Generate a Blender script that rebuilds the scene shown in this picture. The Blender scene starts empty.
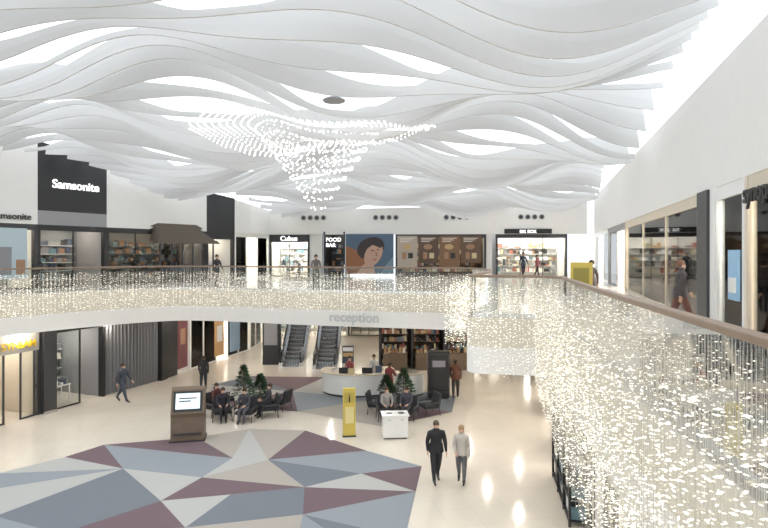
import bpy, math, random, bmesh
from mathutils import Matrix, Vector, geometry
R = random.Random(7)
scn = bpy.context.scene
try:
    scn.view_settings.view_transform = 'Standard'
    scn.view_settings.look = 'None'
except Exception as e: print(e)

# ---------------- materials ----------------
MATS = {}
def mat(name, col, rough=0.6, metal=0.0, emis=0.0, noise=0.0, nscale=3.0, ecol=None, spec=None):
    if name in MATS: return MATS[name]
    m = bpy.data.materials.new(name); m.use_nodes = True
    nt = m.node_tree; p = nt.nodes['Principled BSDF']
    c = (col[0], col[1], col[2], 1)
    p.inputs['Base Color'].default_value = c
    p.inputs['Roughness'].default_value = rough
    p.inputs['Metallic'].default_value = metal
    if spec is not None: p.inputs['Specular IOR Level'].default_value = spec
    if emis > 0:
        p.inputs['Emission Color'].default_value = (ecol[0], ecol[1], ecol[2], 1) if ecol else c
        p.inputs['Emission Strength'].default_value = emis
    if noise > 0:
        tc = nt.nodes.new('ShaderNodeTexCoord'); n = nt.nodes.new('ShaderNodeTexNoise')
        n.inputs['Scale'].default_value = nscale; n.inputs['Detail'].default_value = 6
        mx = nt.nodes.new('ShaderNodeMix'); mx.data_type = 'RGBA'
        mx.inputs[6].default_value = tuple(max(0, v*(1-noise)) for v in col)+(1,)
        mx.inputs[7].default_value = tuple(min(1, v*(1+noise)) for v in col)+(1,)
        nt.links.new(tc.outputs['Object'], n.inputs['Vector'])
        nt.links.new(n.outputs['Fac'], mx.inputs[0])
        nt.links.new(mx.outputs[2], p.inputs['Base Color'])
    MATS[name] = m
    return m
white = mat('white_plaster', (.78, .77, .75), .7, noise=.03)
whiteg = mat('white_gloss', (.80, .80, .78), .25)
black = mat('black_panel', (.018, .018, .02), .35)
dark = mat('dark_metal', (.06, .06, .065), .4, .4)
grey = mat('grey_panel', (.30, .30, .31), .6)
wood = mat('handrail_wood', (.24, .17, .12), .4, noise=.25, nscale=8)
brown = mat('brown_laminate', (.15, .105, .07), .45, noise=.2, nscale=6)
beige = mat('beige_panel', (.66, .58, .47), .6, noise=.06)
yellow = mat('yellow_paint', (.62, .48, .10), .5)
yell_e = mat('yellow_letter', (.75, .47, .02), .5)
lamp_w = mat('lamp_white', (1, 1, 1), .5, emis=8, ecol=(1, .90, .75))
lamp_c = mat('lamp_cool', (1, 1, 1), .5, emis=8, ecol=(1, .98, .95))
lamp_b = mat('lamp_bright', (1, 1, 1), .5, emis=18, ecol=(1, .94, .84))
lamp_r = mat('lamp_showroom', (1, 1, 1), .5, emis=34, ecol=(1, .92, .80))
letter = mat('white_letter', (1, 1, 1), .5, emis=1.5)
blackletter = mat('black_letter', (.02, .02, .02), .5)
chrome = mat('steel', (.6, .6, .6), .25, 1.0)
screen = mat('screen_glow', (.7, .8, .85), .2, emis=.5)
leafm = mat('leaf_green', (.03, .07, .03), .6, noise=.4, nscale=9)
potm = mat('pot_dark', (.05, .05, .05), .5)
fabric = mat('charcoal_fabric', (.03, .03, .035), .85)
curtg = mat('grey_curtain', (.20, .20, .21), .9)
thatch = mat('thatch', (.11, .09, .07), .95, noise=.5, nscale=20)
GOODS = [mat('goods_%d' % i, c, .6) for i, c in enumerate([
    (.40, .14, .10), (.75, .70, .62), (.08, .10, .16), (.50, .34, .17), (.8, .8, .8), (.14, .24, .28), (.03, .03, .03),
    (.35, .2, .12), (.6, .5, .3), (.25, .25, .27)])]

def glassmat(name, tint=(.95, .97, .97)):
    m = bpy.data.materials.new(name); m.use_nodes = True; nt = m.node_tree
    nt.nodes.clear()
    o = nt.nodes.new('ShaderNodeOutputMaterial'); mx = nt.nodes.new('ShaderNodeMixShader')
    t = nt.nodes.new('ShaderNodeBsdfTransparent'); t.inputs[0].default_value = (*tint, 1)
    g = nt.nodes.new('ShaderNodeBsdfGlossy'); g.inputs['Roughness'].default_value = .03
    fr = nt.nodes.new('ShaderNodeFresnel'); fr.inputs[0].default_value = 1.35
    nt.links.new(fr.outputs[0], mx.inputs[0])
    nt.links.new(t.outputs[0], mx.inputs[1]); nt.links.new(g.outputs[0], mx.inputs[2])
    nt.links.new(mx.outputs[0], o.inputs[0]); MATS[name] = m
    return m
glass = glassmat('clear_glass')

def baffle_mat():
    m = bpy.data.materials.new('baffle_fabric'); m.use_nodes = True; nt = m.node_tree
    nt.nodes.clear()
    o = nt.nodes.new('ShaderNodeOutputMaterial'); mx = nt.nodes.new('ShaderNodeMixShader')
    t = nt.nodes.new('ShaderNodeBsdfTranslucent'); t.inputs[0].default_value = (.85, .85, .85, 1)
    g = nt.nodes.new('ShaderNodeBsdfDiffuse'); g.inputs[0].default_value = (.73, .725, .72, 1)
    mx.inputs[0].default_value = .13
    nt.links.new(g.outputs[0], mx.inputs[1]); nt.links.new(t.outputs[0], mx.inputs[2])
    nt.links.new(mx.outputs[0], o.inputs[0])
    return m
baf = baffle_mat()

def tile_mat(name, c1, c2, mortar, rough):
    m = bpy.data.materials.new(name); m.use_nodes = True; nt = m.node_tree
    p = nt.nodes['Principled BSDF']
    tc = nt.nodes.new('ShaderNodeTexCoord')
    mp = nt.nodes.new('ShaderNodeMapping'); mp.inputs['Rotation'].default_value = (0, 0, -.2)
    b = nt.nodes.new('ShaderNodeTexBrick'); b.offset = 0
    b.inputs['Scale'].default_value = 1.0
    b.inputs['Brick Width'].default_value = .9; b.inputs['Row Height'].default_value = .9
    b.inputs['Mortar Size'].default_value = .006
    b.inputs['Color1'].default_value = (*c1, 1); b.inputs['Color2'].default_value = (*c2, 1)
    b.inputs['Mortar'].default_value = (*mortar, 1)
    n = nt.nodes.new('ShaderNodeTexNoise'); n.inputs['Scale'].default_value = .5; n.inputs['Detail'].default_value = 5
    mx = nt.nodes.new('ShaderNodeMix'); mx.data_type = 'RGBA'; mx.blend_type = 'MULTIPLY'
    mx.inputs[0].default_value = .16
    nt.links.new(tc.outputs['Object'], mp.inputs[0]); nt.links.new(mp.outputs[0], b.inputs['Vector'])
    nt.links.new(mp.outputs[0], n.inputs['Vector'])
    nt.links.new(b.outputs['Color'], mx.inputs[6]); nt.links.new(n.outputs['Fac'], mx.inputs[7])
    nt.links.new(mx.outputs[2], p.inputs['Base Color'])
    p.inputs['Roughness'].default_value = rough
    return m
tile = tile_mat('floor_tile', (.76, .69, .60), (.74, .67, .58), (.64, .58, .50), .12)

# ---------------- builder ----------------
class B:
    def __init__(s, name, M=None):
        s.name = name; s.M = M or Matrix.Identity(4); s.v = []; s.f = []; s.mi = []; s.mats = []
    def m(s, mt):
        if mt not in s.mats: s.mats.append(mt)
        return s.mats.index(mt)
    def add(s, vs, fs, mt, L=None):
        T = s.M @ L if L else s.M
        o = len(s.v); i = s.m(mt)
        s.v += [tuple(T @ Vector(v)) for v in vs]
        for f in fs: s.f.append(tuple(o+k for k in f)); s.mi.append(i)
    def box(s, x0, x1, y0, y1, z0, z1, mt, L=None):
        vs = [(x0,y0,z0),(x1,y0,z0),(x1,y1,z0),(x0,y1,z0),(x0,y0,z1),(x1,y0,z1),(x1,y1,z1),(x0,y1,z1)]
        s.hexa(vs, mt, L)
    def hexa(s, vs, mt, L=None):
        s.add(vs, [(0,3,2,1),(4,5,6,7),(0,1,5,4),(1,2,6,5),(2,3,7,6),(3,0,4,7)], mt, L)
    def cyl(s, cx, cy, z0, z1, r0, r1, mt, n=16, L=None):
        vs = []
        for z, r in ((z0, r0), (z1, r1)):
            vs += [(cx+r*math.cos(2*math.pi*k/n), cy+r*math.sin(2*math.pi*k/n), z) for k in range(n)]
        fs = [(k, (k+1) % n, n+(k+1) % n, n+k) for k in range(n)] + [tuple(range(n))[::-1], tuple(range(n, 2*n))]
        s.add(vs, fs, mt, L)
    def rod(s, a, b, r, mt, n=6):
        a = Vector(a); b = Vector(b); d = b-a; q = d.to_track_quat('Z', 'Y').to_matrix().to_4x4()
        s.cyl(0, 0, 0, d.length, r, r, mt, n, Matrix.Translation(a) @ q)
    def ell(s, c, r, mt, n=12, m=8, L=None):
        vs = []; fs = []
        for i in range(m+1):
            th = math.pi*i/m
            for k in range(n):
                ph = 2*math.pi*k/n
                vs.append((c[0]+r[0]*math.sin(th)*math.cos(ph), c[1]+r[1]*math.sin(th)*math.sin(ph), c[2]+r[2]*math.cos(th)))
        for i in range(m):
            for k in range(n):
                fs.append((i*n+k, (i+1)*n+k, (i+1)*n+(k+1) % n, i*n+(k+1) % n))
        s.add(vs, fs, mt, L)
    def prof(s, pts, x0, x1, mt, L=None):  # profile in (y,z) extruded on x
        n = len(pts)
        vs = [(x0, y, z) for y, z in pts]+[(x1, y, z) for y, z in pts]
        fs = [(k, (k+1) % n, n+(k+1) % n, n+k) for k in range(n)]+[tuple(range(n))[::-1], tuple(range(n, 2*n))]
        s.add(vs, fs, mt, L)
    def build(s, smooth=False, bevel=0, parent=None):
        xs = [v[0] for v in s.v]; ys = [v[1] for v in s.v]; zs = [v[2] for v in s.v]
        c = Vector(((min(xs)+max(xs))/2, (min(ys)+max(ys))/2, min(zs)))
        me = bpy.data.meshes.new(s.name)
        me.from_pydata([(v[0]-c.x, v[1]-c.y, v[2]-c.z) for v in s.v], [], s.f)
        for m_ in s.mats: me.materials.append(m_)
        me.polygons.foreach_set('material_index', s.mi)
        if smooth: me.polygons.foreach_set('use_smooth', [True]*len(s.f))
        me.update()
        o = bpy.data.objects.new(s.name, me); o.location = c
        scn.collection.objects.link(o); s.c = c
        if bevel:
            b = o.modifiers.new('bevel', 'BEVEL'); b.width = bevel; b.segments = 2; b.limit_method = 'ANGLE'
        o['c'] = list(c)
        if parent: attach(o, parent)
        return o
def attach(ch, par):
    ch.parent = par
    ch.matrix_parent_inverse = (Matrix.Translation(Vector(par['c'])) if 'c' in par else par.matrix_basis.copy()).inverted()
def frame(p0, p1, z=0):
    p0 = Vector(p0); p1 = Vector(p1); d = (p1-p0); L = d.length; d.normalize()
    M = Matrix(((d.x, -d.y, 0, p0.x), (d.y, d.x, 0, p0.y), (0, 0, 1, z), (0, 0, 0, 1)))
    return M, L
def text(name, s, M, x, y, z, size, mt, par=None, align='LEFT', ext=.02, font=None):
    c = bpy.data.curves.new(name, 'FONT'); c.body = s; c.size = size; c.extrude = ext; c.align_x = align
    c.offset = size*.012
    c.materials.append(mt)
    o = bpy.data.objects.new(name, c); scn.collection.objects.link(o)
    o.matrix_world = M @ Matrix.Translation((x, y, z)) @ Matrix.Rotation(math.pi/2, 4, 'X')
    if par: attach(o, par)
    return o

Z1 = 3.6; Z2 = 5.08; RAIL = 6.2; OPEN = 8.2
# ---------------- atrium outline ----------------
ctrl = [(-18,.7),(-18.2,10),(-16.8,16.5),(-14.8,21.0),(-12.6,24.3),(-10,26.4),(-7.5,26.2),(-4,25.0),(0,23.9),(2.6,23.2),(3.7,22.0),
        (3.5,19),(2.6,16.2),(2.25,15.2),(2.5,14.75),(3.3,14.6),(3.95,14.4),(4.27,13.7),(4.05,12.6),(3.25,8.4),(2.43,3.5),(2.1,1.4),(1.7,.85),(1,.7)]
def crom(P, n=8):
    out = []
    for i in range(len(P)-1):
        a = Vector(P[max(i-1, 0)]); b = Vector(P[i]); c = Vector(P[i+1]); d = Vector(P[min(i+2, len(P)-1)])
        for k in range(n):
            t = k/n
            out.append(.5*((2*b)+(c-a)*t+(2*a-5*b+4*c-d)*t*t+(3*b-a-3*c+d)*t**3))
    out.append(Vector(P[-1])); return out
path = crom(ctrl, 6)
# slab with atrium opening and escalator opening
outer = [(-27,-4),(20,-4),(20,49),(-27,49)]
esc = [(-6.9,35.2),(-2.1,35.2),(-2.1,40.6),(-6.9,40.6)]
def slab():
    loops = [[Vector((x, y, 0)) for x, y in outer], [Vector((p.x, p.y, 0)) for p in path], [Vector((x, y, 0)) for x, y in esc]]
    tri = geometry.tessellate_polygon(loops)
    flat = [p for l in loops for p in l]
    b = B('upper_floor_slab')
    b.add([(p.x, p.y, Z2) for p in flat], [tuple(t) for t in tri], tile)
    b.add([(p.x, p.y, Z1) for p in flat], [tuple(t) for t in tri], white)
    fas = mat('fascia_beige', (.66,.615,.53), .7, noise=.04)
    for l in loops:
        n = len(l)
        for k in range(n):
            p = l[k]; q = l[(k+1) % n]
            b.add([(p.x, p.y, Z1), (q.x, q.y, Z1), (q.x, q.y, 4.3), (p.x, p.y, 4.3)], [(0, 1, 2, 3)], white)
            b.add([(p.x, p.y, 4.3), (q.x, q.y, 4.3), (q.x, q.y, Z2), (p.x, p.y, Z2)], [(0, 1, 2, 3)], fas)
    b.build()
slab()
b = B('floor'); b.box(-30, 24, -6, 52, -.2, 0, tile); b.build()

# ---------------- railing, glass, light curtain ----------------
def offs(pts, d):
    out = []
    for i, p in enumerate(pts):
        a = pts[max(i-1, 0)]; c = pts[min(i+1, len(pts)-1)]
        t = (c-a).normalized(); out.append(Vector((p.x+t.y*d, p.y-t.x*d)))
    return out
def strip(name, pts, w, z0, z1, mt):
    b = B(name); a = offs(pts, -w/2); c = offs(pts, w/2); n = len(pts)
    vs = []
    for p, q in zip(a, c): vs += [(p.x, p.y, z0), (q.x, q.y, z0), (q.x, q.y, z1), (p.x, p.y, z1)]
    fs = []
    for i in range(n-1):
        o = 4*i
        for k in range(4): fs.append((o+k, o+(k+1) % 4, o+4+(k+1) % 4, o+4+k))
    b.add(vs, fs, mt); return b
pin = offs(path, -.10)
strip('balcony_handrail', pin, .13, RAIL-.07, RAIL, wood).build(bevel=.015)
strip('glass_balustrade', pin, .016, Z2+.0, RAIL-.07, glass).build()
strip('trim_balcony_edge', offs(path, -.1), .12, Z2, Z2+.09, chrome).build()

bead_e = mat('crystal_glint', (.95, .92, .84), .2, emis=1.5, ecol=(1, .94, .80))  # glow stands in for warm glints on the reflective beads
bead_g = mat('crystal_clear', (.60, .54, .42), .25, .0)
wirem = mat('fine_wire', (.66, .63, .56), .4, .3)
def curtain():
    vs = []; fs = []; mi = []
    def bead(x, y, z, w, h, a, m):
        o = len(vs); c = math.cos(a)*w; s = math.sin(a)*w
        vs.extend([(x+c, y+s, z), (x-s*.35, y+c*.35, z), (x-c, y-s, z), (x+s*.35, y-c*.35, z), (x, y, z+h), (x, y, z-h)])
        for k in range(4):
            fs.append((o+k, o+(k+1) % 4, o+4)); fs.append((o+(k+1) % 4, o+k, o+5))
        mi.extend([m]*8)
    for layer, d in enumerate((.14, .30, .44, .58)):
        pts = offs(path, d)
        acc = 0; nxt = 0
        for i in range(len(pts)-1):
            p = pts[i]; q = pts[i+1]; L = (q-p).length
            while nxt < acc+L:
                t = (nxt-acc)/L; x = p.x+(q.x-p.x)*t; y = p.y+(q.y-p.y)*t
                near = (x > 1.9 and y < 14.2 and i > len(pts)*.6)
                sp = .08 if near else .15
                nxt += sp*R.uniform(.8, 1.2)
                if y < 1.6 or (x < -17.8 and y < 11): continue
                zt = 6.0-R.uniform(0, .1)
                if near:
                    zb = 3.62+R.uniform(0, .25)-.02*(14-y)
                else: zb = 4.30+R.uniform(-.08, .2)
                z = zt-R.uniform(0, .15)
                if near and y < 9: z -= R.uniform(.0, .35)
                r = .0018
                o = len(vs); vs.extend([(x-r, y, zt), (x+r, y, zt), (x+r, y, zb), (x-r, y, zb)])
                fs.append((o, o+1, o+2, o+3)); mi.append(2)
                a0 = R.uniform(0, 3)
                while z > zb:
                    dens = .50+.45*(zt-z)/(zt-zb) if near else .85
                    if R.random() < dens:
                        w_ = R.uniform(.013, .025) if near else R.uniform(.02, .036)
                        bead(x+R.uniform(-.02, .02), y+R.uniform(-.02, .02), z, w_, w_*R.uniform(.26,.36), a0+R.uniform(-.8, .8), 0 if R.random() < .6 else 1)
                    z -= R.uniform(.05, .10)
            acc += L
    me = bpy.data.meshes.new('light_curtain'); me.from_pydata(vs, [], fs)
    for m_ in (bead_e, bead_g, wirem): me.materials.append(m_)
    me.polygons.foreach_set('material_index', mi); me.update()
    o = bpy.data.objects.new('light_curtain', me); scn.collection.objects.link(o)
curtain()

# ---------------- ceiling baffles ----------------
def XL(d): return -17.8+.6*(d-26) if d < 30.5 else -15.1+.67*(d-30.5)
def XR(d): return 3.82+.28*d
def baffles():
    b = B('ceiling_baffles')
    n = 110; y = 4.6
    while y < 42.3:
        x0 = max(XL(y), -27)+.9; x1 = XR(y)-.5
        vs = []; fs = []
        for k in range(n+1):
            x = x0+(x1-x0)*k/n
            base = 11.1-.033*(y-10)+max(0, (-x-8))*.09
            s1 = math.sin(2*math.pi*x/13.0+.34*y+.5*math.sin(y*.35)); s2 = math.sin(2*math.pi*x/7.2-.50*y+.8)
            zb = base+.54*s1+.27*s2
            h = .58+.40*math.sin(2*math.pi*x/10.5+1.25*y+.8*math.sin(x*.3))+.12*math.sin(x*.8-y*1.7)
            h = max(h, .16)
            bow = .28*math.sin(2*math.pi*x/11+.5*y)
            t = .30*h
            vs += [(x, y+bow, zb), (x, y+bow+t*.4, zb+h*.5), (x, y+bow+t, zb+h), (x, y+bow+t+.04, zb+h+.0), (x, y+bow+t*.4+.04, zb+h*.5), (x, y+bow+.05, zb)]
        for k in range(n):
            o = 6*k
            for j in range(6): fs.append((o+j, o+(j+1) % 6, o+6+(j+1) % 6, o+6+j))
        b.add(vs, fs, baf)
        y += .90
    b.build(smooth=False)
baffles()

# ---------------- bead chandelier ----------------
def chandelier():
    vs = []; fs = []; mi = []
    cx, cy = -2.0, 17.0
    def oct_(x, y, z, r, m=0):
        o = len(vs); vs.extend([(x+r, y, z), (x, y+r, z), (x-r, y, z), (x, y-r, z), (x, y, z+r), (x, y, z-r)])
        for k in range(4): fs.append((o+k, o+(k+1) % 4, o+4)); fs.append((o+(k+1) % 4, o+k, o+5))
        mi.extend([m]*8)
    for ri in range(1, 20):
        r = .21*ri; nb = max(6, int(2*math.pi*r*.85/.165))
        for k in range(nb):
            a = 2*math.pi*k/nb
            lim = 3.25+.70*max(0, -math.cos(a))+.30*max(0, math.cos(a))+.2*math.sin(3*a)
            if r > lim: continue
            x = r*math.cos(a); y = r*.72*math.sin(a)
            z = 10.5+.26*math.sin(2*a+.6)*min(1, r/2.5)+.10*math.sin(5*a)*(r/3.5)-.03*max(0, r-2)
            drop = 2.65*max(0, 1-r/2.0)**1.05
            zl = z-drop
            oct_(cx+x, cy+y, zl, .030)
            if k % 3 == 0:
                w = .0016; o = len(vs)
                vs.extend([(cx+x-w, cy+y, 12.2), (cx+x+w, cy+y, 12.2), (cx+x+w, cy+y, zl), (cx+x-w, cy+y, zl)])
                fs.append((o, o+1, o+2, o+3)); mi.append(1)
            if r < 2.1 and k % 2 == 0:
                zz = zl
                for q in range(int(min(4, drop/.3)) if drop > .3 else 0): zz += .27; oct_(cx+x, cy+y, zz, .018)
    me = bpy.data.meshes.new('bead_chandelier'); me.from_pydata(vs, [], fs)
    me.materials.append(mat('chandelier_bead', (1, 1, 1), .2, emis=2.4, ecol=(1, .98, .95))); me.materials.append(wirem)
    me.polygons.foreach_set('material_index', mi)
    o = bpy.data.objects.new('bead_chandelier', me); scn.collection.objects.link(o)
chandelier()
b = B('ceiling_speaker'); b.cyl(-1.25, 14, 10.56, 10.59, .26, .29, grey, 24); b.cyl(-1.25, 14, 10.59, 10.64, .29, .2, grey, 24); b.rod((-1.25,14,10.62), (-1.25,14,12.0), .004, chrome); b.build()

# ---------------- walls (fascias) ----------------
def fascia(name, segs, mt=white):
    b = B(name)
    for p0, p1, zb, zt0, zt1, m_ in segs:
        M, L = frame(p0, p1)
        t = .3
        b.add([(0,0,zb),(L,0,zb),(L,t,zb),(0,t,zb),(0,0,zt0),(L,0,zt1),(L,t,zt1),(0,t,zt0)],
              [(0,3,2,1),(4,5,6,7),(0,1,5,4),(1,2,6,5),(2,3,7,6),(3,0,4,7)], m_ or mt, M)
    return b.build()
UL = [(-23.5,16.5),(-16.95,27.4),(-15.1,30.5),(-11.4,36),(-10.1,37.9),(-9.3,39),(-8.6,42)]
fascia('wall_left', [(UL[0],UL[1],OPEN,13.2,12.3,None),(UL[1],UL[2],8.9,12.3,11.75,black),(UL[1],UL[2],OPEN,8.9,8.9,grey),(UL[2],UL[3],OPEN,11.7,10.75,None),
        (UL[3],UL[4],OPEN-.2,10.75,10.5,black),(UL[4],UL[5],OPEN,10.45,10.2,None),(UL[5],UL[6],OPEN,10.2,10.0,None)])
fascia('wall_back', [(UL[6],(14.7,40.5),OPEN,10.0,10.4,None),
        ((-5.6,41.9),(-4.6,41.83),Z2,OPEN,OPEN,None),((7.3,41.1),(7.9,41.05),Z2,OPEN,OPEN,None)])
UR = [(15.0,40),(12.8,32),(10.93,25.4),(7.57,13.4),(7.26,12.3),(6.76,10.5),(5.2,4.93),(3.3,-1.9)]
fascia('wall_right', [(UR[0],UR[7],OPEN,10.8,10.8,None)])

# ---------------- storefronts ----------------
def shop(name, p0, p1, z0, z1, depth=3.0, wall=None, goods=None, frm=dark, lamp=lamp_w, door=True, seed=1, shelf=True, gl=True, shelves=None, mull=1.7):
    rr = random.Random(seed); M, L = frame(p0, p1, z0); H = z1-z0
    b = B(name, M); wall = wall or white; goods = goods or GOODS
    b.box(.02, L-.02, depth, depth+.1, 0, H, wall)
    b.box(0, .1, .3, depth, 0, H, wall); b.box(L-.1, L, .3, depth, 0, H, wall)
    b.box(0, L, .3, depth+.1, H-.02, H-.01+.05 if z0 > 1 else H-.005, white)
    k = max(1, int(L/1.5))
    for i in range(k):
        x = L*(i+.5)/k; b.box(x-.35, x+.35, depth*.3, depth*.8, H-.07, H-.03, lamp)
    b.box(0, .14, 0, .3, 0, H, frm); b.box(L-.14, L, 0, .3, 0, H, frm); b.box(.14, L-.14, .02, .2, H-.28, H, frm)
    nm = max(1, round(L/mull)); dk = nm//2
    if gl:
        for i in range(nm):
            xa = .14+(L-.28)*i/nm; xb = .14+(L-.28)*(i+1)/nm
            if i > 0: b.box(xa-.025, xa+.025, .05, .12, 0, H-.28, frm)
            if door and i == dk: continue
            b.box(xa+.025, xb-.025, .08, .095, .06, H-.28, glass); b.box(xa, xb, .05, .12, 0, .06, frm)
    if shelf:
        sm = shelves or whiteg
        nz = 5
        for j in range(nz):
            z = .3+j*(min(H, 3.0)-.7)/nz
            b.box(.2, L-.2, depth-.4, depth, z-.03, z, sm)
            x = .25
            while x < L-.5:
                w = rr.uniform(.08, .4); h = rr.uniform(.12, .38)
                if rr.random() < .85: b.box(x, x+w*.9, depth-.38, depth-.05, z, z+h, rr.choice(goods))
                x += w
        for j in range(max(1, int(L/2.2))):
            x = .8+j*2.2+rr.uniform(-.2, .2)
            if x > L-1: break
            y = rr.uniform(.9, 1.6)
            b.box(x-.45, x+.45, y-.3, y+.3, .78, .82, sm)
            for lx in (-.4, .4):
                for ly in (-.25, .25): b.box(x+lx-.02, x+lx+.02, y+ly-.02, y+ly+.02, 0, .78, sm)
            for q in range(6):
                xx = x-.35+q*.13; b.box(xx, xx+.09, y-.2, y+.2, .82, .82+rr.uniform(.05, .5), rr.choice(goods))
    return b.build(), M, L
warm = [GOODS[i] for i in (0,3,7,8,6,1)]; darkg = [GOODS[i] for i in (2,6,9,7,5)]; light = [GOODS[i] for i in (1,4,9,4,5)]
# upper left
o, M, L = shop('luggage_shopfront', UL[0], UL[1], Z2, OPEN, goods=darkg, seed=3)
text('shop_sign_text', 'Samsonite', M, L-2.05, -.06, 3.32, .42, blackletter, o)
b = B('luggage_poster', M); b.box(L-3.3, L-.5, -.05, -.01, .5, 2.9, mat('poster_sky', (.45,.55,.60), .5)); b.box(L-3.1, L-2.0, -.07, -.05, .7, 1.3, GOODS[2]); b.box(L-1.9,L-1.2,-.07,-.05,.7,2.0,GOODS[9]); b.box(L-1.0,L-.6,-.07,-.05,.7,1.4,GOODS[7]); b.build()
o, M, L = shop('luggage_shopfront', UL[1], UL[2], Z2, OPEN, wall=grey, goods=darkg, seed=4, frm=black)
text('shop_sign_text', 'Samsonite', M, L/2+.1, -.06, 5.0, .60, letter, o, 'CENTER')
o, M, L = shop('restaurant_front', UL[2], UL[3], Z2, OPEN, wall=grey, goods=darkg, seed=5, frm=black, shelves=dark, lamp=mat('lamp_warm', (1,.8,.5), .5, emis=3, ecol=(1,.8,.55)))
b = B('thatched_canopy', M)
xa, xb = 2.6, L-.3
for k in range(6):
    b.hexa([(xa-.35+.17*k,-1.25+.2*k,2.3+.17*k+(.0 if k else -.03)),(xb+.35-.17*k,-1.25+.2*k,2.3+.17*k),(xb,0,2.45+.17*k),(xa,0,2.45+.17*k),
            (xa-.2+.17*k,-1.1+.2*k,2.5+.17*k),(xb+.2-.17*k,-1.1+.2*k,2.5+.17*k),(xb-.1*k,0,2.65+.17*k),(xa+.1*k,0,2.65+.17*k)], thatch)
for k in range(6):
    x = xa+(xb-xa)*k/5; b.cyl(x, -1.0, 0, 2.4, .06, .05, dark, 10)
b.box(xa, xb, -1.05, -.95, .9, 1.0, dark)
for q in range(int((xb-xa)/.15)): b.box(xa+q*.15, xa+q*.15+.05, -1.03, -.98, 0, .9, dark)
for k in range(5): b.cyl(xa+.4+k*.7, -.5, 1.95, 2.2, .12, .07, grey, 12)
b.build()
o, M, L = shop('fashion_shopfront', UL[3], UL[4], Z2, OPEN-.2, goods=light, seed=6, frm=black)
o, M, L = shop('fashion_shopfront', UL[4], UL[6], Z2, OPEN, goods=light, seed=7, frm=whiteg, lamp=lamp_r)
# far wall upper
BK = lambda t: (UL[6][0]+(14.7-UL[6][0])*t, 42+(40.5-42)*t)
o, M, L = shop('clothing_shopfront', BK(0), BK(.13), Z2, OPEN, goods=light, seed=8, frm=black, lamp=lamp_r)
b = B('shop_signboard', M); b.box(.1, L-.1, -.12, 0, 2.55, 3.1, black); so = b.build()
text('shop_sign_text', 'Cubus', M, L/2, -.14, 2.66, .5, letter, so, 'CENTER')
o, M, L = shop('lounge_front', BK(.175), BK(.245), Z2, OPEN+.2, wall=black, goods=darkg, seed=9, frm=black, shelves=dark)
text('menu_text', 'FOOD\nBAR', M, .2, -.05, 2.6, .40, letter, o)
Mb, Lb = frame(BK(.248), BK(.40), Z2)
b = B('portrait_billboard', Mb)
b.box(0, Lb, -.12, 0, .2, 3.15, mat('poster_blue', (.08,.13,.20), .5))
def flat(pts, mt, y): b.add([(x, y, z) for x, z in pts], [tuple(range(len(pts)))], mt)
skin_p = mat('poster_skin', (.50,.32,.24), .6); hair_p = mat('poster_hair', (.04,.03,.03), .6)
def oval(cx, cz, rx, rz, rot=0, n=24):
    return [(cx+rx*math.cos(a)*math.cos(rot)-rz*math.sin(a)*math.sin(rot), cz+rx*math.cos(a)*math.sin(rot)+rz*math.sin(a)*math.cos(rot)) for a in [2*math.pi*k/n for k in range(n)]]
flat([(0,.2),(.8,.2),(1.6,1.0),(.9,1.9),(0,2.3)], mat('poster_orange',(.30,.13,.06),.6), -.125)
flat(oval(1.85,2.1,1.05,.78,.4), hair_p, -.13); flat(oval(2.05,1.65,.60,.95,-.5), skin_p, -.135)
flat([(1.3,.9),(2.0,1.2),(2.2,.2),(.8,.2)], skin_p, -.132)
flat([(1.2,2.3),(2.1,2.75),(2.9,2.4),(2.6,2.1),(2.0,2.35),(1.5,2.0)], hair_p, -.137)
flat(oval(1.98,1.92,.14,.04,.15), hair_p, -.14); flat(oval(2.4,1.98,.10,.04), hair_p, -.14); flat(oval(2.15,1.25,.15,.06,.2), mat('poster_lip',(.4,.12,.1),.6), -.14)
flat([(2.22,1.95),(2.40,1.55),(2.2,1.5)], mat('poster_shade',(.32,.18,.13),.6), -.14)
flat([(2.6,.2),(Lb,.2),(Lb,1.5),(3.0,.9)], mat('poster_teal',(.16,.24,.30),.6), -.13)
b.build()
o, M, L = shop('cafe_front', BK(.405), BK(.69), Z2, OPEN, wall=brown, goods=warm, seed=11, frm=dark, shelves=brown, depth=2.5)
b = B('coffee_poster', M)
for k, c in enumerate([(.42,.36,.30),(.10,.06,.04),(.20,.11,.06),(.13,.08,.05)]):
    b.box(.15+k*1.55, 1.62+k*1.55, -.08, -.02, 1.0 if k % 2 else .6, 3.0, mat('poster_brown%d' % k, c, .5))
    b.box(.5+k*1.55, .8+k*1.55, -.1, -.08, 1.3, 1.8, GOODS[7])
    b.add([(.85+k*1.55+.33*math.cos(a*.42), -.09, 2.2+.2*math.sin(a*.42)) for a in range(15)], [tuple(range(15))], GOODS[7] if k % 2 else GOODS[3])
    b.box(.95+k*1.55, 1.3+k*1.55, -.095, -.08, 1.35, 1.75, GOODS[8] if k % 2 else GOODS[6])
    for q in range(3): b.box(.35+k*1.55, 1.4+k*1.55-q*.2, -.095, -.08, 2.8-q*.12, 2.85-q*.12, GOODS[1])
b.build()
o, M, L = shop('boutique_front', BK(.72), BK(.94), Z2, OPEN, goods=warm+light, seed=12, frm=dark, lamp=lamp_b)
b = B('shop_signboard', M); b.box(.6, 4.0, -.1, 0, 3.15, 3.5, black); so = b.build()
text('shop_sign_text', 'BIK BOK', M, 2.3, -.12, 3.2, .32, letter, so, 'CENTER')
b = B('air_vents', frame(BK(0), BK(1), 0)[0])
for x0 in (2.6, 8.0, 13.2, 18.6):
    for k in range(4):
        Lm = Matrix.Translation((x0+k*.5, -.02, 9.45)) @ Matrix.Rotation(math.pi/2, 4, 'X')
        b.cyl(0, 0, -.02, .05, .19, .19, grey, 16, Lm); b.cyl(0, 0, .05, .06, .13, .13, dark, 16, Lm)
b.build()
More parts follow.
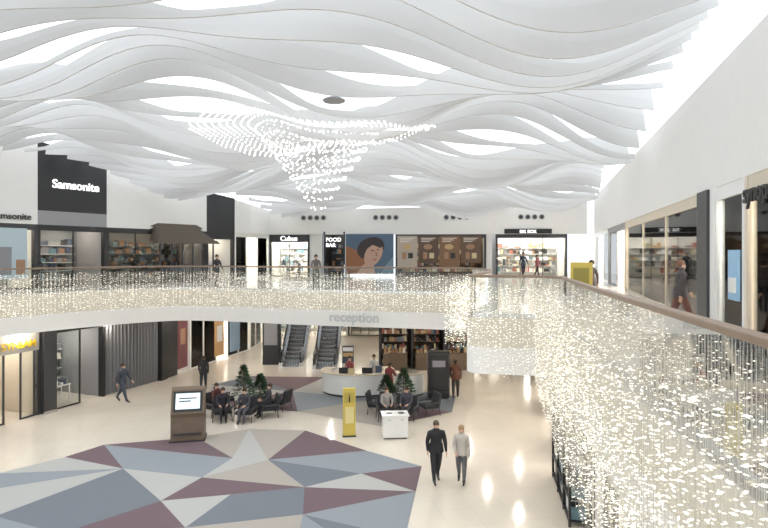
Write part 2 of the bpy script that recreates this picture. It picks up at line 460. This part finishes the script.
# upper right (far -> near)
shop('boutique_front', UR[0], UR[1], Z2, OPEN, goods=light, seed=13, frm=whiteg, lamp=lamp_r, mull=2.6)
shop('electronics_shopfront', UR[1], UR[2], Z2, OPEN, goods=darkg+light, seed=14, frm=grey, lamp=lamp_r, mull=3.4)
shop('department_shopfront', UR[2], UR[3], Z2, OPEN, goods=light+warm+warm, seed=15, frm=beige, mull=4.0, door=False, wall=beige, lamp=lamp_r, depth=3.4)
b = B('storefront_pillar', frame(UR[3], UR[4], Z2)[0]); b.box(0, .85, -.08, .5, 0, OPEN-Z2, dark); b.box(.85, 1.15, -.02, .5, 0, OPEN-Z2, white); b.build()
shop('optician_shopfront', UR[4], UR[5], Z2, OPEN, goods=light, seed=16, frm=whiteg, door=False, lamp=lamp_r)
o, M, L = shop('optician_shopfront', UR[5], UR[6], Z2, OPEN, wall=beige, goods=warm+light, seed=17, frm=beige, shelves=mat('shelf_oak', (.55,.36,.18), .5), lamp=lamp_r, mull=3)
text('shop_sign_text', 'synoptik', M, .25, -.1, 2.6, .5, blackletter, o)
Mp, _ = frame(UR[4], UR[5], Z2)
b = B('blue_window_poster', Mp); b.box(.9, 1.5, .0, .04, .75, 1.75, mat('poster_lightblue', (.3,.5,.7), .5)); b.box(1.0,1.4,-.02,.0,.9,1.2,whiteg); b.build()
shop('optician_shopfront', UR[6], UR[7], Z2, OPEN, goods=light, seed=18, frm=dark)

# ground left
GL = [(-19.5,12),(-15.25,21.3),(-14.45,23.6),(-14.2,24.1),(-13.23,26.6),(-11.9,29.8),(-11.3,32.6),(-9.4,39.4),(-9.2,46)]
shop('eyewear_shopfront', GL[0], GL[1], 0, Z1, goods=light, seed=20, frm=dark, lamp=lamp_c)
o, M, L = shop('eyewear_shopfront', GL[1], GL[2], 0, Z1, goods=light+warm, seed=21, frm=dark, lamp=lamp_b, wall=beige, mull=.9)
b = B('yellow_letter_sign', M); b.box(.14, L-.14, -.06, -.0, 2.75, 3.55, mat('sign_backing', (.40,.38,.35), .6)); so = b.build()
text('shop_sign_text', 'SYNSAM', M, 0.62, -.12, 2.95, .40, yell_e, so)
b = B('entrance_column', frame(GL[2], GL[3], 0)[0]); b.box(0, .55, -.2, .5, 0, Z1, dark); b.box(-.02, .57, -.22, .52, 0, .12, chrome); b.build()
shop('jewellery_shopfront', GL[3], GL[4], 0, Z1, wall=grey, goods=darkg+light, seed=22, frm=black, lamp=lamp_b)
M, L = frame(GL[4], GL[5])
b = B('pleated_curtain', M); n = 90; vs = []; fs = []
for k in range(n+1):
    x = L*k/n; y = .12+.07*math.sin(k*1.15)
    vs += [(x, y, .02), (x, y+.02*math.sin(k), 3.35)]
for k in range(n): fs.append((2*k, 2*k+2, 2*k+3, 2*k+1))
b.add(vs, fs, curtg); b.box(0, L, .05, .2, 3.35, 3.6, dark); b.build()
b = B('wall_ground_left', M); b.box(0, L, .5, .7, 0, Z1, grey); b.build()
M, L = frame(GL[5], GL[6])
b = B('advert_panel', M); b.box(0, .5, -.1, .4, 0, Z1, black); b.box(.5, 1.6, .0, .3, 0, Z1, dark); b.box(.6, 1.5, -.03, 0, .3, 3.1, black)
b.box(1.6, L, .1, .3, 0, Z1, whiteg); b.box(1.75, L-.15, .05, .1, .25, 3.2, mat('wine_poster', (.16,.05,.06), .5)); b.box(1.95, L-.4, .04, .05, 1.6, 2.5, GOODS[7]); b.build()
o, M, L = shop('toy_shopfront', GL[6], GL[7], 0, Z1, goods=warm+light, seed=24, frm=whiteg, lamp=lamp_r, mull=1.4)
b = B('shop_poster', M); b.box(2.6,3.6,-.02,.04,.3,2.9,mat('poster_or', (.55,.33,.16), .5)); b.box(4.4,5.6,-.02,.04,.3,2.9,mat('poster_bl', (.25,.36,.5), .5)); b.box(2.8,3.4,-.04,-.02,1.2,2.2,whiteg); b.build()
shop('toy_shopfront', GL[7], GL[8], 0, Z1, goods=light, seed=25, frm=whiteg, lamp=lamp_b)
# ground back
shop('fashion_shopfront', GL[8], (-3,46.3), 0, Z1, goods=light, seed=26, frm=whiteg, lamp=lamp_b)
shop('grocery_shopfront', (-3,46.3), (10.2,46), 0, Z1, goods=warm, seed=27, frm=dark, shelves=brown)
# ground right (far->near)
GR = [(10.2,46),(8.9,31),(7.6,25.9),(6.4,20.5),(5.25,15.4),(4.75,12.6),(4.2,9),(3.6,4),(3.0,-1)]
for k in range(len(GR)-1):
    shop('ground_shopfront', GR[k], GR[k+1], 0, Z1, goods=[light, warm, darkg][k % 3]+light, seed=30+k, frm=[dark, whiteg][k % 2], lamp=lamp_b, depth=2.6, mull=2.4)
b = B('black_display_rack', frame((5.1,17.0),(4.55,13.8))[0])
for x in (0, 1.1, 2.2, 3.2):
    b.box(x-.03, x+.03, -.0, .06, 0, 2.5, black); b.box(x-.03, x+.03, .5, .56, 0, 2.5, black)
for z in (.15, .7, 1.25, 1.8, 2.4):
    b.box(0, 3.2, 0, .56, z-.025, z, black)
    if z < 2.3:
        x = .1
        while x < 3.0: b.box(x, x+.16, .08, .45, z, z+R.uniform(.15,.4), R.choice(darkg+light)); x += .22
b.build()

def newsstand():
    M = Matrix.Translation((-.3, 33, 0)); b = B('convenience_kiosk', M)
    b.box(0, 5.6, 2.6, 2.7, 0, 2.7, brown); b.box(0, 5.6, -.1, 2.7, 2.7, 2.95, dark)
    for x in (0, 1.9, 3.8, 5.5): b.box(x, x+.12, -.05, 2.7, 0, 2.7, dark)
    for k in range(7): b.cyl(.5+k*.8, .1, 2.64, 2.7, .07, .07, lamp_w, 10)
    for x0 in (.15, 2.05, 3.95):
        for z in (.2, .65, 1.1, 1.55, 2.0):
            b.box(x0, x0+1.6, .35, .8, z-.03, z, brown)
            x = x0+.03
            while x < x0+1.45: b.box(x, x+.12, .36, .6, z, z+R.uniform(.12,.34), R.choice(warm+darkg)); x += .15
        b.box(x0+.1, x0+1.5, -.5, -.05, 0, .95, brown); b.box(x0+.05, x0+1.55, -.55, 0, .95, 1.0, brown)
        for q in range(6): b.box(x0+.15+q*.22, x0+.3+q*.22, -.4, -.15, 1.0, 1.0+R.uniform(.1,.35), R.choice(warm))
    b.build()
newsstand()

# ---------------- escalators ----------------
def escalator(x, y0):
    M = Matrix.Translation((x, y0, 0)); b = B('escalator', M); ang = math.radians(38); Lr = Z2/math.tan(ang)
    w = .5; n = 24
    for k in range(n):
        y = Lr*k/n; z = Z2*k/n
        b.box(-w, w, y, y+Lr/n+.02, max(0, z-.25), z+Z2/n, dark); b.box(-w, w, y-.01, y, z+Z2/n-.03, z+Z2/n, chrome)
        for q in range(9): b.box(-w+.06+q*.1, -w+.09+q*.1, y-.012, y, z+.02, z+Z2/n-.04, chrome)
    for sx in (-1, 1):
        x0, x1 = (sx*w, sx*(w+.22)) if sx > 0 else (sx*(w+.22), sx*w)
        b.prof([(-1.0,0),(.3,0),(Lr+.2,Z2-.35),(Lr+1.0,Z2-.3),(Lr+1.0,Z2+.1),(Lr,Z2+.1),(.0,.35),(-1.0,.25)], x0, x1, chrome)
        xm = sx*(w+.11)
        b.prof([(-1.0,.2),(0,.3),(Lr,Z2+.1),(Lr+.9,Z2+.1),(Lr+.9,Z2+.92),(Lr-.1,Z2+.92),(-.15,1.0),(-1.1,.85)], xm-.01, xm+.01, glass)
        b.prof([(-1.0,.2),(-1.15,.3),(-1.25,.6),(-1.15,.9),(-.15,1.05),(Lr-.1,Z2+.97),(Lr+.95,Z2+.97),(Lr+.95,Z2+.90),(Lr-.1,Z2+.90),(-.15,.97),(-1.1,.84),(-1.18,.6),(-1.1,.33)], xm-.045, xm+.045, black)
    b.box(-w, w, -1.2, 0, 0, .03, chrome)
    b.build()
escalator(-5.6, 34.6); escalator(-3.5, 33.9)

# ---------------- carpets ----------------
P = mat('carpet_plum', (.145,.100,.115), .95, noise=.12, nscale=60); D = mat('carpet_slate', (.155,.172,.20), .95, noise=.1, nscale=60)
Md = mat('carpet_bluegrey', (.245,.27,.30), .95, noise=.1, nscale=60); Lg = mat('carpet_lightgrey', (.40,.40,.39), .95, noise=.08, nscale=60)
Be = mat('carpet_taupe', (.36,.33,.295), .95, noise=.08, nscale=60)
V = dict(T1=(-11.9,17.2),T2=(-10.6,18.6),T3=(-9.9,19.8),T4=(-6.9,20.6),T5=(-5.2,21.6),T6=(-3.0,21.4),T7=(-.6,19.2),T8=(1.2,17.8),
 R1=(.9,15.9),R2=(.5,13.3),L1=(-11.5,15.9),L2=(-10,14.4),L3=(-9.4,12.8),Q1=(-5,11.4),Q2=(-2,11.6),Q3=(.2,11.8),
 I1=(-8.2,17.6),I2=(-5.0,18.5),I3=(-3.8,18.35),I4=(-5.5,16.9),I5=(-6.1,15.3),I6=(-2.3,16.2),I7=(-.7,17.2),I8=(-4.3,15.7),I9=(-2.1,14.5),I10=(-4.9,13.8),I11=(-7.8,13.5))
tr = [('T1','T2','I1',Lg),('T2','T3','I1',P),('T3','T4','I2',P),('T3','I2','I1',Md),('T4','T5','I2',Be),('T5','I3','I2',Lg),('T5','T6','I3',Be),
 ('T6','T7','I3',P),('T7','I7','I3',Md),('T7','T8','I7',Md),('T8','R1','I7',P),('I3','I7','I6',D),('I6','I7','R1',Lg),('I2','I3','I4',Lg),('I3','I6','I4',Be),
 ('I1','I2','I4',Md),('L1','T1','I1',Md),('L1','I1','L2',Lg),('L2','I1','I5',D),('I1','I4','I5',Lg),('I4','I6','I8',P),('I4','I8','I5',P),('I5','I8','I10',Lg),
 ('I8','I6','I9',D),('I8','I9','I10',D),('I6','R1','I9',P),('R1','R2','I9',Md),('I5','I10','I11',P),('L2','I5','I11',D),('L2','I11','L3',Md),
 ('I10','I11','Q1',Md),('I9','I10','Q2',Be),('I10','Q1','Q2',P),('I9','Q2','Q3',Md),('I9','Q3','R2',D),('L3','I11','Q1',Be)]
V2 = dict(a=(-8.9,28.9),b=(-7.4,30.9),c=(-3.2,30.7),d=(3.4,26.6),e=(2.9,23.9),f=(0,21.85),g=(-3.7,24.0),h=(-7.9,24.9),m=(-4.5,27.5),n=(-.5,26))
tr2 = [('a','b','m',D),('b','c','m',P),('c','n','m',Lg),('c','d','n',Md),('d','e','n',D),('e','f','n',P),('f','g','n',Be),('g','m','n',Md),('g','h','m',P),('h','a','m',Lg)]
def carpet(V_, tr_):
    b = B('patterned_carpet')
    for a, c, d, m_ in tr_:
        p, q, r = V_[a], V_[c], V_[d]
        if (q[0]-p[0])*(r[1]-p[1])-(q[1]-p[1])*(r[0]-p[0]) < 0: q, r = r, q
        b.add([(x, y, .008) for x, y in (p, q, r)], [(0, 1, 2)], m_)
    b.build()
carpet(V, tr); carpet(V2, tr2)

# ---------------- ground furniture ----------------
def Tz(x, y, z=0, a=0): return Matrix.Translation((x, y, z)) @ Matrix.Rotation(math.radians(a), 4, 'Z')
b = B('information_kiosk', Tz(-7.15, 20.5, 0, 12))
b.prof([(-.42,0),(.32,0),(.30,.12),(.20,1.86),(.06,1.90),(-.04,1.82),(-.34,1.0),(-.30,.85),(-.36,.12),(-.42,.1)], -.58, .58, brown)
sl = Matrix.Translation((0,-.19,1.41)) @ Matrix.Rotation(math.radians(-20), 4, 'X')
b.box(-.50, .50, -.03, 0, -.36, .36, black, sl); b.box(-.42, .42, -.04, -.03, -.28, .28, screen, sl)
b.box(-.3, .3, -.045, -.04, .08, .12, blackletter, sl); b.box(-.3, .1, -.045, -.04, -.02, .02, blackletter, sl)
b.box(-.48, .48, -.43, -.34, .25, .3, dark); b.box(-.62, .62, -.45, .35, 0, .06, dark)
b.build(bevel=.01)
b = B('yellow_sign_totem', Tz(-1.29, 20.75, 0, 8))
b.box(-.23, .23, -.09, .09, .05, 1.78, yellow); b.box(-.25, .25, -.13, .13, 0, .05, dark); b.box(-.19,.19,-.1,-.09,1.25,1.65,mat('dull_yellow',(.50,.39,.08),.5)); b.box(-.16,.16,-.105,-.09,.5,1.1,mat('pale_yellow',(.75,.65,.3),.5))
yo = b.build(bevel=.03); text('totem_text', 'i', Tz(-1.29, 20.75, 0, 8), 0, -.11, 1.3, .4, blackletter, yo, 'CENTER')
b = B('recycling_cabinet', Tz(.4, 20.7, 0, 5))
b.box(-.46, .46, -.3, .3, .05, .82, whiteg); b.box(-.5, .5, -.34, .34, .82, .87, whiteg); b.box(-.42,.42,-.26,.26,0,.05,dark)
for x in (-.23, .23): b.cyl(x, 0, .87, .88, .13, .13, black, 20); b.box(x-.2,x+.2,-.31,-.3,.1,.78,whiteg); b.box(x-.05,x+.05,-.33,-.31,.7,.72,chrome)
b.build(bevel=.01)
b = B('display_cabinet', Tz(2.55, 26.3, 0, 0))
b.box(-.5, .5, -.3, .3, .08, 2.2, black); b.box(-.46,.46,-.26,.26,0,.08,dark); b.box(-.42,.42,-.31,-.3,.5,2.05,mat('dark_screen',(.02,.02,.022),.25)); b.box(-.3,.3,-.315,-.31,1.5,1.8,GOODS[9]); b.box(-.5,.5,-.33,-.3,.3,.36,dark)
b.build(bevel=.01)
def desk(cx, cy, rx, ry, a0, a1, name='reception_desk', items=True):
    b = B(name, Tz(cx, cy)); n = 36
    def ring(r0, r1, z0, z1, m_):
        vs = []; fs = []
        for k in range(n+1):
            a = math.radians(a0+(a1-a0)*k/n); c = math.cos(a); s = math.sin(a)
            vs += [(c*rx*r0, s*ry*r0, z0), (c*rx*r1, s*ry*r1, z0), (c*rx*r1, s*ry*r1, z1), (c*rx*r0, s*ry*r0, z1)]
        for k in range(n):
            for j in range(4): fs.append((4*k+j, 4*k+(j+1) % 4, 4*k+4+(j+1) % 4, 4*k+4+j))
        fs += [(0,1,2,3), (4*n+3,4*n+2,4*n+1,4*n)]
        b.add(vs, fs, m_)
    ring(.78, .97, 0, .1, dark); ring(.80, 1.0, .1, 1.02, whiteg); ring(.74, 1.04, 1.02, 1.07, beige); ring(.5, .8, .7, .74, beige)
    if items:
        for x in (-.6, .5):
            b.box(x-.25, x+.25, -.72*ry, -.70*ry, 1.0, 1.35, black); b.box(x-.03, x+.03, -.7*ry, -.66*ry, .74, 1.0, dark)
        b.box(-.4, -.1, -.9*ry, -.85*ry, 1.07, 1.35, GOODS[8]); b.box(.9, 1.2, -.6*ry, -.55*ry, 1.07, 1.4, GOODS[2])
    b.build()
desk(-1.3, 27.6, 1.75, 1.35, 150, 395)
desk(1.25, 27.2, .70, .8, 180, 360, 'service_counter', False)
b = B('leaflet_stand', Tz(-1.9, 29.6)); b.box(-.3,.3,-.05,.05,.4,1.9,dark)
for k in range(5): b.box(-.26,.26,-.1,-.05,.5+k*.28,.7+k*.28,GOODS[k])
b.box(-.3,.3,-.2,.2,0,.05,dark); b.box(-.03,.03,-.03,.03,0,.4,dark); b.build()
Mr, _ = frame((-2.3, 24.55), (.3, 23.82), 0)
text('reception_sign', 'reception', Mr, 0, -.30, 3.85, .58, mat('sign_grey_letter', (.50,.51,.53), .5))
b = B('black_pillar', Tz(-6.9, 34.5)); b.box(-.5,.5,-.4,.4,0,Z1,black); b.box(-.4,.4,-.42,-.4,1.2,2.6,GOODS[9]); b.build()
b = B('yellow_sign_board', Tz(4.25+1.0, 14.9, Z2, -30)); b.box(-.28,.28,-.03,.03,.7,1.45,yellow); b.box(-.02,.02,-.02,.02,0,.7,dark); b.box(-.2,.2,-.15,.15,0,.03,dark); b.box(-.2,.2,-.035,-.03,.85,1.3,mat('sign_text',(.3,.25,.05),.5)); b.build()

def chair(x, y, a):
    b = B('lounge_chair', Tz(x, y, 0, a))
    b.box(-.32, .32, -.32, .3, .30, .42, fabric)
    Lb_ = Matrix.Translation((0, .3, .42)) @ Matrix.Rotation(math.radians(-12), 4, 'X')
    b.box(-.32, .32, -.05, .06, -.1, .48, fabric, Lb_)
    for s in (-1, 1):
        b.box(s*.36-.04, s*.36+.04, -.3, .3, .5, .56, dark)
        b.rod((s*.36,-.28,.5), (s*.38,-.32,0), .018, dark); b.rod((s*.36,.28,.5), (s*.38,.34,0), .018, dark)
        b.rod((s*.36,-.28,.32), (s*.36,.3,.32), .015, dark)
    b.build(bevel=.02)
def plant(x, y, h, w=.6, name='potted_conifer'):
    b = B(name, Tz(x, y)); b.cyl(0,0,0,.5,.22,.32,potm,20); b.cyl(0,0,.44,.46,.29,.29,brown,20)
    b.cyl(0,0,.46,h-.05,.035,.01,brown,8)
    for k in range(800):
        t = R.random()**.8; z = .55+(h-.55)*t; r = (w*.62)*(1-t)*R.uniform(.35,1)+.03; a = R.uniform(0, 6.283)
        cx, cy = r*math.cos(a), r*math.sin(a); l = R.uniform(.07,.16); d = a+R.uniform(-.5,.5)
        up = R.uniform(-.06,.07); px, py = -math.sin(d)*.024, math.cos(d)*.024
        b.add([(cx-math.cos(d)*l*.5,cy-math.sin(d)*l*.5,z),(cx+px,cy+py,z+up*.5+.015),(cx+math.cos(d)*l,cy+math.sin(d)*l,z+up),(cx-px,cy-py,z+up*.5-.015)],[(0,1,2,3)],leafm)
    for k in range(14):
        z = .6+(h-.7)*k/14; a = k*2.4; r = w*.55*(1-k/14); b.rod((0,0,z),(r*math.cos(a),r*math.sin(a),z+.05),.008,brown,4)
    b.build()
plant(-6.0, 23.9, 2.0, 1.0); plant(-5.5, 24.9, 1.4, .8); plant(.85, 24.5, 1.75, 1.0); plant(.1, 25.2, 1.3, .7)
for c in ((-7.1,23.5,60),(-6.6,22.8,20),(-5.6,22.7,-10),(-4.8,23.3,-70),(-7.0,24.7,120),(-4.5,24.3,-110)): chair(*c)
for c in ((.1,22.8,10),(.95,22.9,-20),(1.9,23.6,-70),(-.3,23.8,80)): chair(*c)

# ---------------- people ----------------
SK = mat('skin', (.60,.38,.28), .6)
SHOE = mat('shoe', (.03,.03,.03), .5)
def cloth(c):
    k = 'cloth_%02d%02d%02d' % tuple(int(v*99) for v in c)
    return mat(k, c, .85, noise=.12, nscale=12)
def person(name, x, y, z0, face, H=1.75, top=(.03,.03,.035), bot=(.03,.03,.04), hair=(.05,.03,.02), legs=((12,5),(-12,12)), arms=((-15,15),(15,20)),
           lean=2, sit=False, longhair=False, bag=None, female=False, headturn=0, bulk=1.0):
    s = H/1.75; V3 = []; E = []; RD = []; LB = []
    def v(p, r, par=None, lab=None):
        V3.append(Vector(p)); RD.append(r if isinstance(r, tuple) else (r, r)); i = len(V3)-1
        if par is not None: E.append((par, i)); LB.append((par, i, lab))
        return i
    if sit: legs = ((86,84),(82,90))
    sw = .175 if not female else .155
    sw *= (1+bulk)/2
    ln = math.radians(lean); K = bulk
    def T(zz, yy=0, xx=0):
        h = zz-.95; return (xx, -math.sin(ln)*h+yy*math.cos(ln), .95+math.cos(ln)*h+yy*math.sin(ln))
    pel = v((0,0,.95), (.145*K,.11*K)); wa = v(T(1.10), (.13*K,.10*K), pel, 'top'); ch = v(T(1.30), (.155*K,.115*K), wa, 'top')
    uc = v(T(1.41), (.12*K,.09*K), ch, 'top'); nk = v(T(1.49), .052, uc, 'skin'); jaw = v(T(1.565,-.012), (.066,.075), nk, 'skin')
    cr = v(T(1.64,0), (.078,.095), jaw, 'skin'); tp = v(T(1.70,.005), (.055,.07), cr, 'skin')
    ns = v(T(1.60,-.105), .011, jaw, 'skin')
    for sgn, (a, bnd) in zip((-1, 1), legs):
        hip = v((sgn*.085, 0, .90), .100*K, pel, 'bot'); A = math.radians(a); Bn = math.radians(a-bnd)
        k = Vector((sgn*.10, -math.sin(A)*.42, .90-math.cos(A)*.42)); mid = (Vector((sgn*.09,0,.9))+k)/2
        m1 = v(mid, .085*K, hip, 'bot'); kn = v(k, .066*K, m1, 'bot')
        an = k+Vector((0, -math.sin(Bn)*.42, -math.cos(Bn)*.42)); cm = k.lerp(an, .35); cm.y += .01
        c1 = v(cm, .062*K, kn, 'bot'); ai = v(an, .046, c1, 'bot')
        fp = math.radians(a-bnd if (a-bnd) < -8 else 0)
        def F(yy, zz): return an+Vector((0, yy*math.cos(fp)-zz*math.sin(fp), zz*math.cos(fp)+yy*math.sin(fp)*-1))
        hl = v(F(.045,-.045), .036, ai, 'shoe'); b1 = v(F(-.10,-.055), .040, ai, 'shoe'); v(F(-.18,-.062), .028, b1, 'shoe')
    for sgn, (a, bnd) in zip((-1, 1), arms):
        shv = Vector(T(1.40, 0, sgn*sw)); sh = v(shv, .064*K, uc, 'top'); A = math.radians(a); F_ = math.radians(a+bnd)
        e = shv+Vector((sgn*.05, -math.sin(A)*.28, -math.cos(A)*.28)); el = v(e, .05*K, sh, 'top')
        w = e+Vector((sgn*.0 if bnd < 40 else -sgn*.08, -math.sin(F_)*.25, -math.cos(F_)*.25)); wr = v(w, .034, el, 'top')
        dr = (w-e).normalized(); pm = w+dr*.06; pa = v(pm, (.034,.024), wr, 'skin')
        side = Vector((0,1,0)) if abs(dr.z) > .6 else Vector((0,0,1))
        side = (side-dr*side.dot(dr)).normalized(); inn = Vector((-sgn, 0, 0))
        for q, ln_ in enumerate((.07,.08,.075,.058)):
            o = pm+dr*.035+side*(.03-.02*q)*-1
            f1 = v(o, .0095, pa, 'skin'); f2 = v(o+dr*ln_*.55+inn*.008, .0085, f1, 'skin'); v(o+dr*ln_*.95+inn*.028, .007, f2, 'skin')
        t1 = v(w+dr*.03-side*.035+inn*.01, .011, pa, 'skin'); v(w+dr*.075-side*.052+inn*.02, .0085, t1, 'skin')
    mnz = min(p.z-r[0] for p, r in zip(V3, RD))
    for p in V3: p.z -= mnz
    me = bpy.data.meshes.new('tmp'); me.from_pydata([tuple(p) for p in V3], E, [])
    ob = bpy.data.objects.new('tmp', me); scn.collection.objects.link(ob)
    sk = ob.modifiers.new('s', 'SKIN'); sk.use_smooth_shade = True
    for i, r in enumerate(RD):
        d = me.skin_vertices[0].data[i]; d.radius = r; d.use_root = (i == pel)
    ob.modifiers.new('sub', 'SUBSURF').levels = 1
    dg = bpy.context.evaluated_depsgraph_get(); ev = ob.evaluated_get(dg)
    nm = bpy.data.meshes.new_from_object(ev); bpy.data.objects.remove(ob)
    mats = dict(skin=SK, top=cloth(top), bot=cloth(bot), shoe=SHOE); order = list(mats)
    nm.materials.clear()
    for k in order: nm.materials.append(mats[k])
    for f in nm.polygons:
        c = f.center; best = 9; lab = 'top'
        for a, b_, l in LB:
            pa_, pb_ = V3[a], V3[b_]; ab = pb_-pa_; t = max(0, min(1, (c-pa_).dot(ab)/max(ab.length_squared, 1e-9)))
            rr_ = RD[a][0]*(1-t)+RD[b_][0]*t
            d = (c-(pa_+ab*t)).length-rr_
            if d < best: best = d; lab = l
        if lab == 'bot' and c.z > V3[pel].z-.06 and not sit: lab = 'top'
        f.material_index = order.index(lab); f.use_smooth = True
    e = bpy.data.objects.new(name, None); scn.collection.objects.link(e)
    W = Matrix.Translation((x, y, z0)) @ Matrix.Rotation(math.radians(face), 4, 'Z') @ Matrix.Scale(s, 4)
    e.matrix_world = W
    bo = bpy.data.objects.new('body', nm); scn.collection.objects.link(bo); bo.parent = e
    hb = B('hair'); C = V3[cr]; hm = mat('hair_%02d' % int(hair[0]*99), hair, .8)
    hb.ell((C.x, C.y+.022, C.z+.018), (.094,.105,.102), hm, 16, 10)
    if longhair:
        hb.ell((C.x, C.y+.05, C.z-.08), (.085,.065,.13), hm, 14, 8)
    h = hb.build(smooth=True); h.parent = e
    fb = B('face_details')
    for sx in (-1, 1):
        fb.ell((C.x+sx*.03, C.y-.088, C.z-.018), (.012,.01,.007), mat('eye', (.03,.02,.02), .3), 8, 5)
        fb.ell((C.x+sx*.082, C.y, C.z-.03), (.012,.022,.032), SK, 8, 6)
        fb.box(C.x+sx*.03-.017, C.x+sx*.03+.017, C.y-.095, C.y-.085, C.z+.003, C.z+.008, hm)
    fb.ell((C.x, C.y-.085, C.z-.078), (.024,.012,.006), mat('lips', (.45,.18,.15), .5), 8, 5)
    h = fb.build(smooth=True); h.parent = e
    if not sit:
        jb = B('jacket_hem'); z = V3[pel].z
        vs = []; n = 20
        for zz, rx, ry in ((z+.14,.150*K,.120*K),(z-.0,.168*K,.135*K),(z-.10,.178*K,.142*K)):
            for k in range(n):
                a = 2*math.pi*k/n; vs.append((rx*math.cos(a), ry*math.sin(a)+.005, zz))
        jb.add(vs, [(j*n+k, j*n+(k+1) % n, (j+1)*n+(k+1) % n, (j+1)*n+k) for j in range(2) for k in range(n)], mats['top'])
        h = jb.build(smooth=True); h.parent = e
    if bag:
        bb = B('shoulder_bag'); z = V3[pel].z; bm_ = cloth(bag)
        bb.box(.17,.27,-.14,.14,z-.12,z+.12,bm_)
        bb.rod((.2,-.1,z+.12),(.14,-.03,z+.5),.01,bm_); bb.rod((.2,.1,z+.12),(.14,.05,z+.5),.01,bm_)
        h = bb.build(bevel=.02); h.parent = e
    return e
DK = (.025,.025,.03)
person('man_walking', 1.54, 16.55, 0, 8, 1.78, top=(.02,.02,.024), bot=(.025,.025,.03), legs=((14,4),(-13,10)), arms=((-14,25),(14,12)), hair=(.10,.07,.05), bulk=1.3)
person('woman_walking', 2.28, 16.5, 0, -15, 1.66, top=(.50,.46,.42), bot=(.12,.12,.13), hair=(.30,.20,.11), longhair=True, female=True, bag=(.5,.45,.4), legs=((-10,14),(12,4)), arms=((12,45),(-10,20)), bulk=1.25)
person('pedestrian', -11.9, 25.5, 0, 75, 1.76, top=(.05,.06,.08), bot=(.05,.06,.08), legs=((24,6),(-20,18)), arms=((-22,20),(22,20)), bulk=1.2)
person('pedestrian', -8.9, 27.6, 0, 190, 1.68, top=DK, bot=DK, legs=((8,4),(-6,6)), bulk=1.2)
person('pedestrian', 3.35, 26.2, 0, 170, 1.76, top=(.13,.05,.03), bot=(.05,.045,.04), legs=((6,4),(-5,4)), bulk=1.2)
person('customer', .25, 25.9, 0, 150, 1.7, top=(.25,.05,.05), bot=DK, arms=((25,50),(20,50)), legs=((3,2),(-3,2)), bulk=1.1)
person('receptionist', -1.7, 27.7, 0, 0, 1.68, top=(.35,.10,.10), bot=DK, arms=((20,60),(20,60)), legs=((2,2),(-2,2)), female=True)
person('receptionist', -.5, 27.8, 0, 10, 1.74, top=(.5,.5,.5), bot=DK, arms=((20,60),(20,60)), legs=((2,2),(-2,2)))
for (x,y,a,t,bt) in ((-7.1,23.5,60,(.12,.04,.04),DK),(-6.55,22.75,20,(.03,.03,.04),DK),(-5.6,22.65,-10,(.06,.06,.07),(.1,.1,.12)),(-4.8,23.3,-70,(.04,.04,.05),DK),
                   (.1,22.75,10,(.30,.28,.27),DK),(.95,22.85,-20,(.06,.06,.08),(.05,.05,.06))):
    person('seated_person', x, y, -.01, a, 1.7, top=t, bot=bt, sit=True, arms=((22,55),(20,60)), lean=R.choice((-4,4,10)), bulk=1.15)
# upper floor
person('shopper', -8.3, 27.8, Z2, 60, 1.6, top=(.03,.03,.04), legs=((12,4),(-10,10)))
person('shopper', -3.2, 26.3, Z2, 10, 1.62, top=(.16,.14,.13), arms=((30,50),(30,50)), legs=((3,2),(-3,2)))
person('shopper', 6.3, 11.9, Z2, 80, 1.52, top=(.07,.06,.06), bot=(.15,.07,.05), legs=((22,6),(-18,16)), arms=((-20,20),(20,20)), hair=(.2,.1,.06), bulk=1.2)
person('shopper', 6.3, 17.0, Z2, 200, 1.45, top=(.10,.08,.08), legs=((6,4),(-5,4)))
person('shopper', 9.2, 37, Z2, 20, 1.74, top=(.04,.05,.08)); person('shopper', 10.4, 38, Z2, 60, 1.6, top=(.3,.1,.1))

# ---------------- lights ----------------
w = bpy.data.worlds.new('sky'); scn.world = w; w.use_nodes = True
bg = w.node_tree.nodes['Background']; bg.inputs[0].default_value = (.89, .95, 1, 1); bg.inputs[1].default_value = 1.7
def downlight(x, y, z, e, r=.09, col=(1,.93,.82)):
    l = bpy.data.lights.new('downlight', 'POINT'); l.energy = e; l.shadow_soft_size = r; l.color = col
    o = bpy.data.objects.new('downlight', l); o.location = (x, y, z); scn.collection.objects.link(o)
for x, y in ((-13.2,26.5),(-10.5,29.5),(-8.5,33),(-4.5,29.5),(0,28),(4.5,29.5),(6.5,27),(4.5,24.5),(4.6,19),(5.3,22),(4.4,15.8),(0,38),(5,38),(-7.5,40),(-3,31.5),(-14.6,22.5),(3.9,10.5)):
    downlight(x, y, Z1-.15, 85 if x < 3 else 50)
def spot(x, y, z, e):  # fill lamps added at baffle height to brighten the atrium
    l = bpy.data.lights.new('fill_spot', 'SPOT'); l.energy = e; l.spot_size = math.radians(120); l.spot_blend = .9; l.shadow_soft_size = .35; l.color = (1,.93,.82)
    o = bpy.data.objects.new('fill_spot', l); o.location = (x, y, z); scn.collection.objects.link(o)
for x, y in ((-5,13),(-10,18),(-2,19),(-6,23),(-12,14),(0,11)):
    spot(x, y, 11.2, 280)

cam = bpy.data.cameras.new('camera'); cam.lens = 560/768*36; cam.sensor_width = 36; cam.shift_y = -10/768; cam.clip_end = 300
co = bpy.data.objects.new('camera', cam); co.location = (0, 0, 6.75); co.rotation_euler = (math.pi/2, 0, 0)
scn.collection.objects.link(co); scn.camera = co
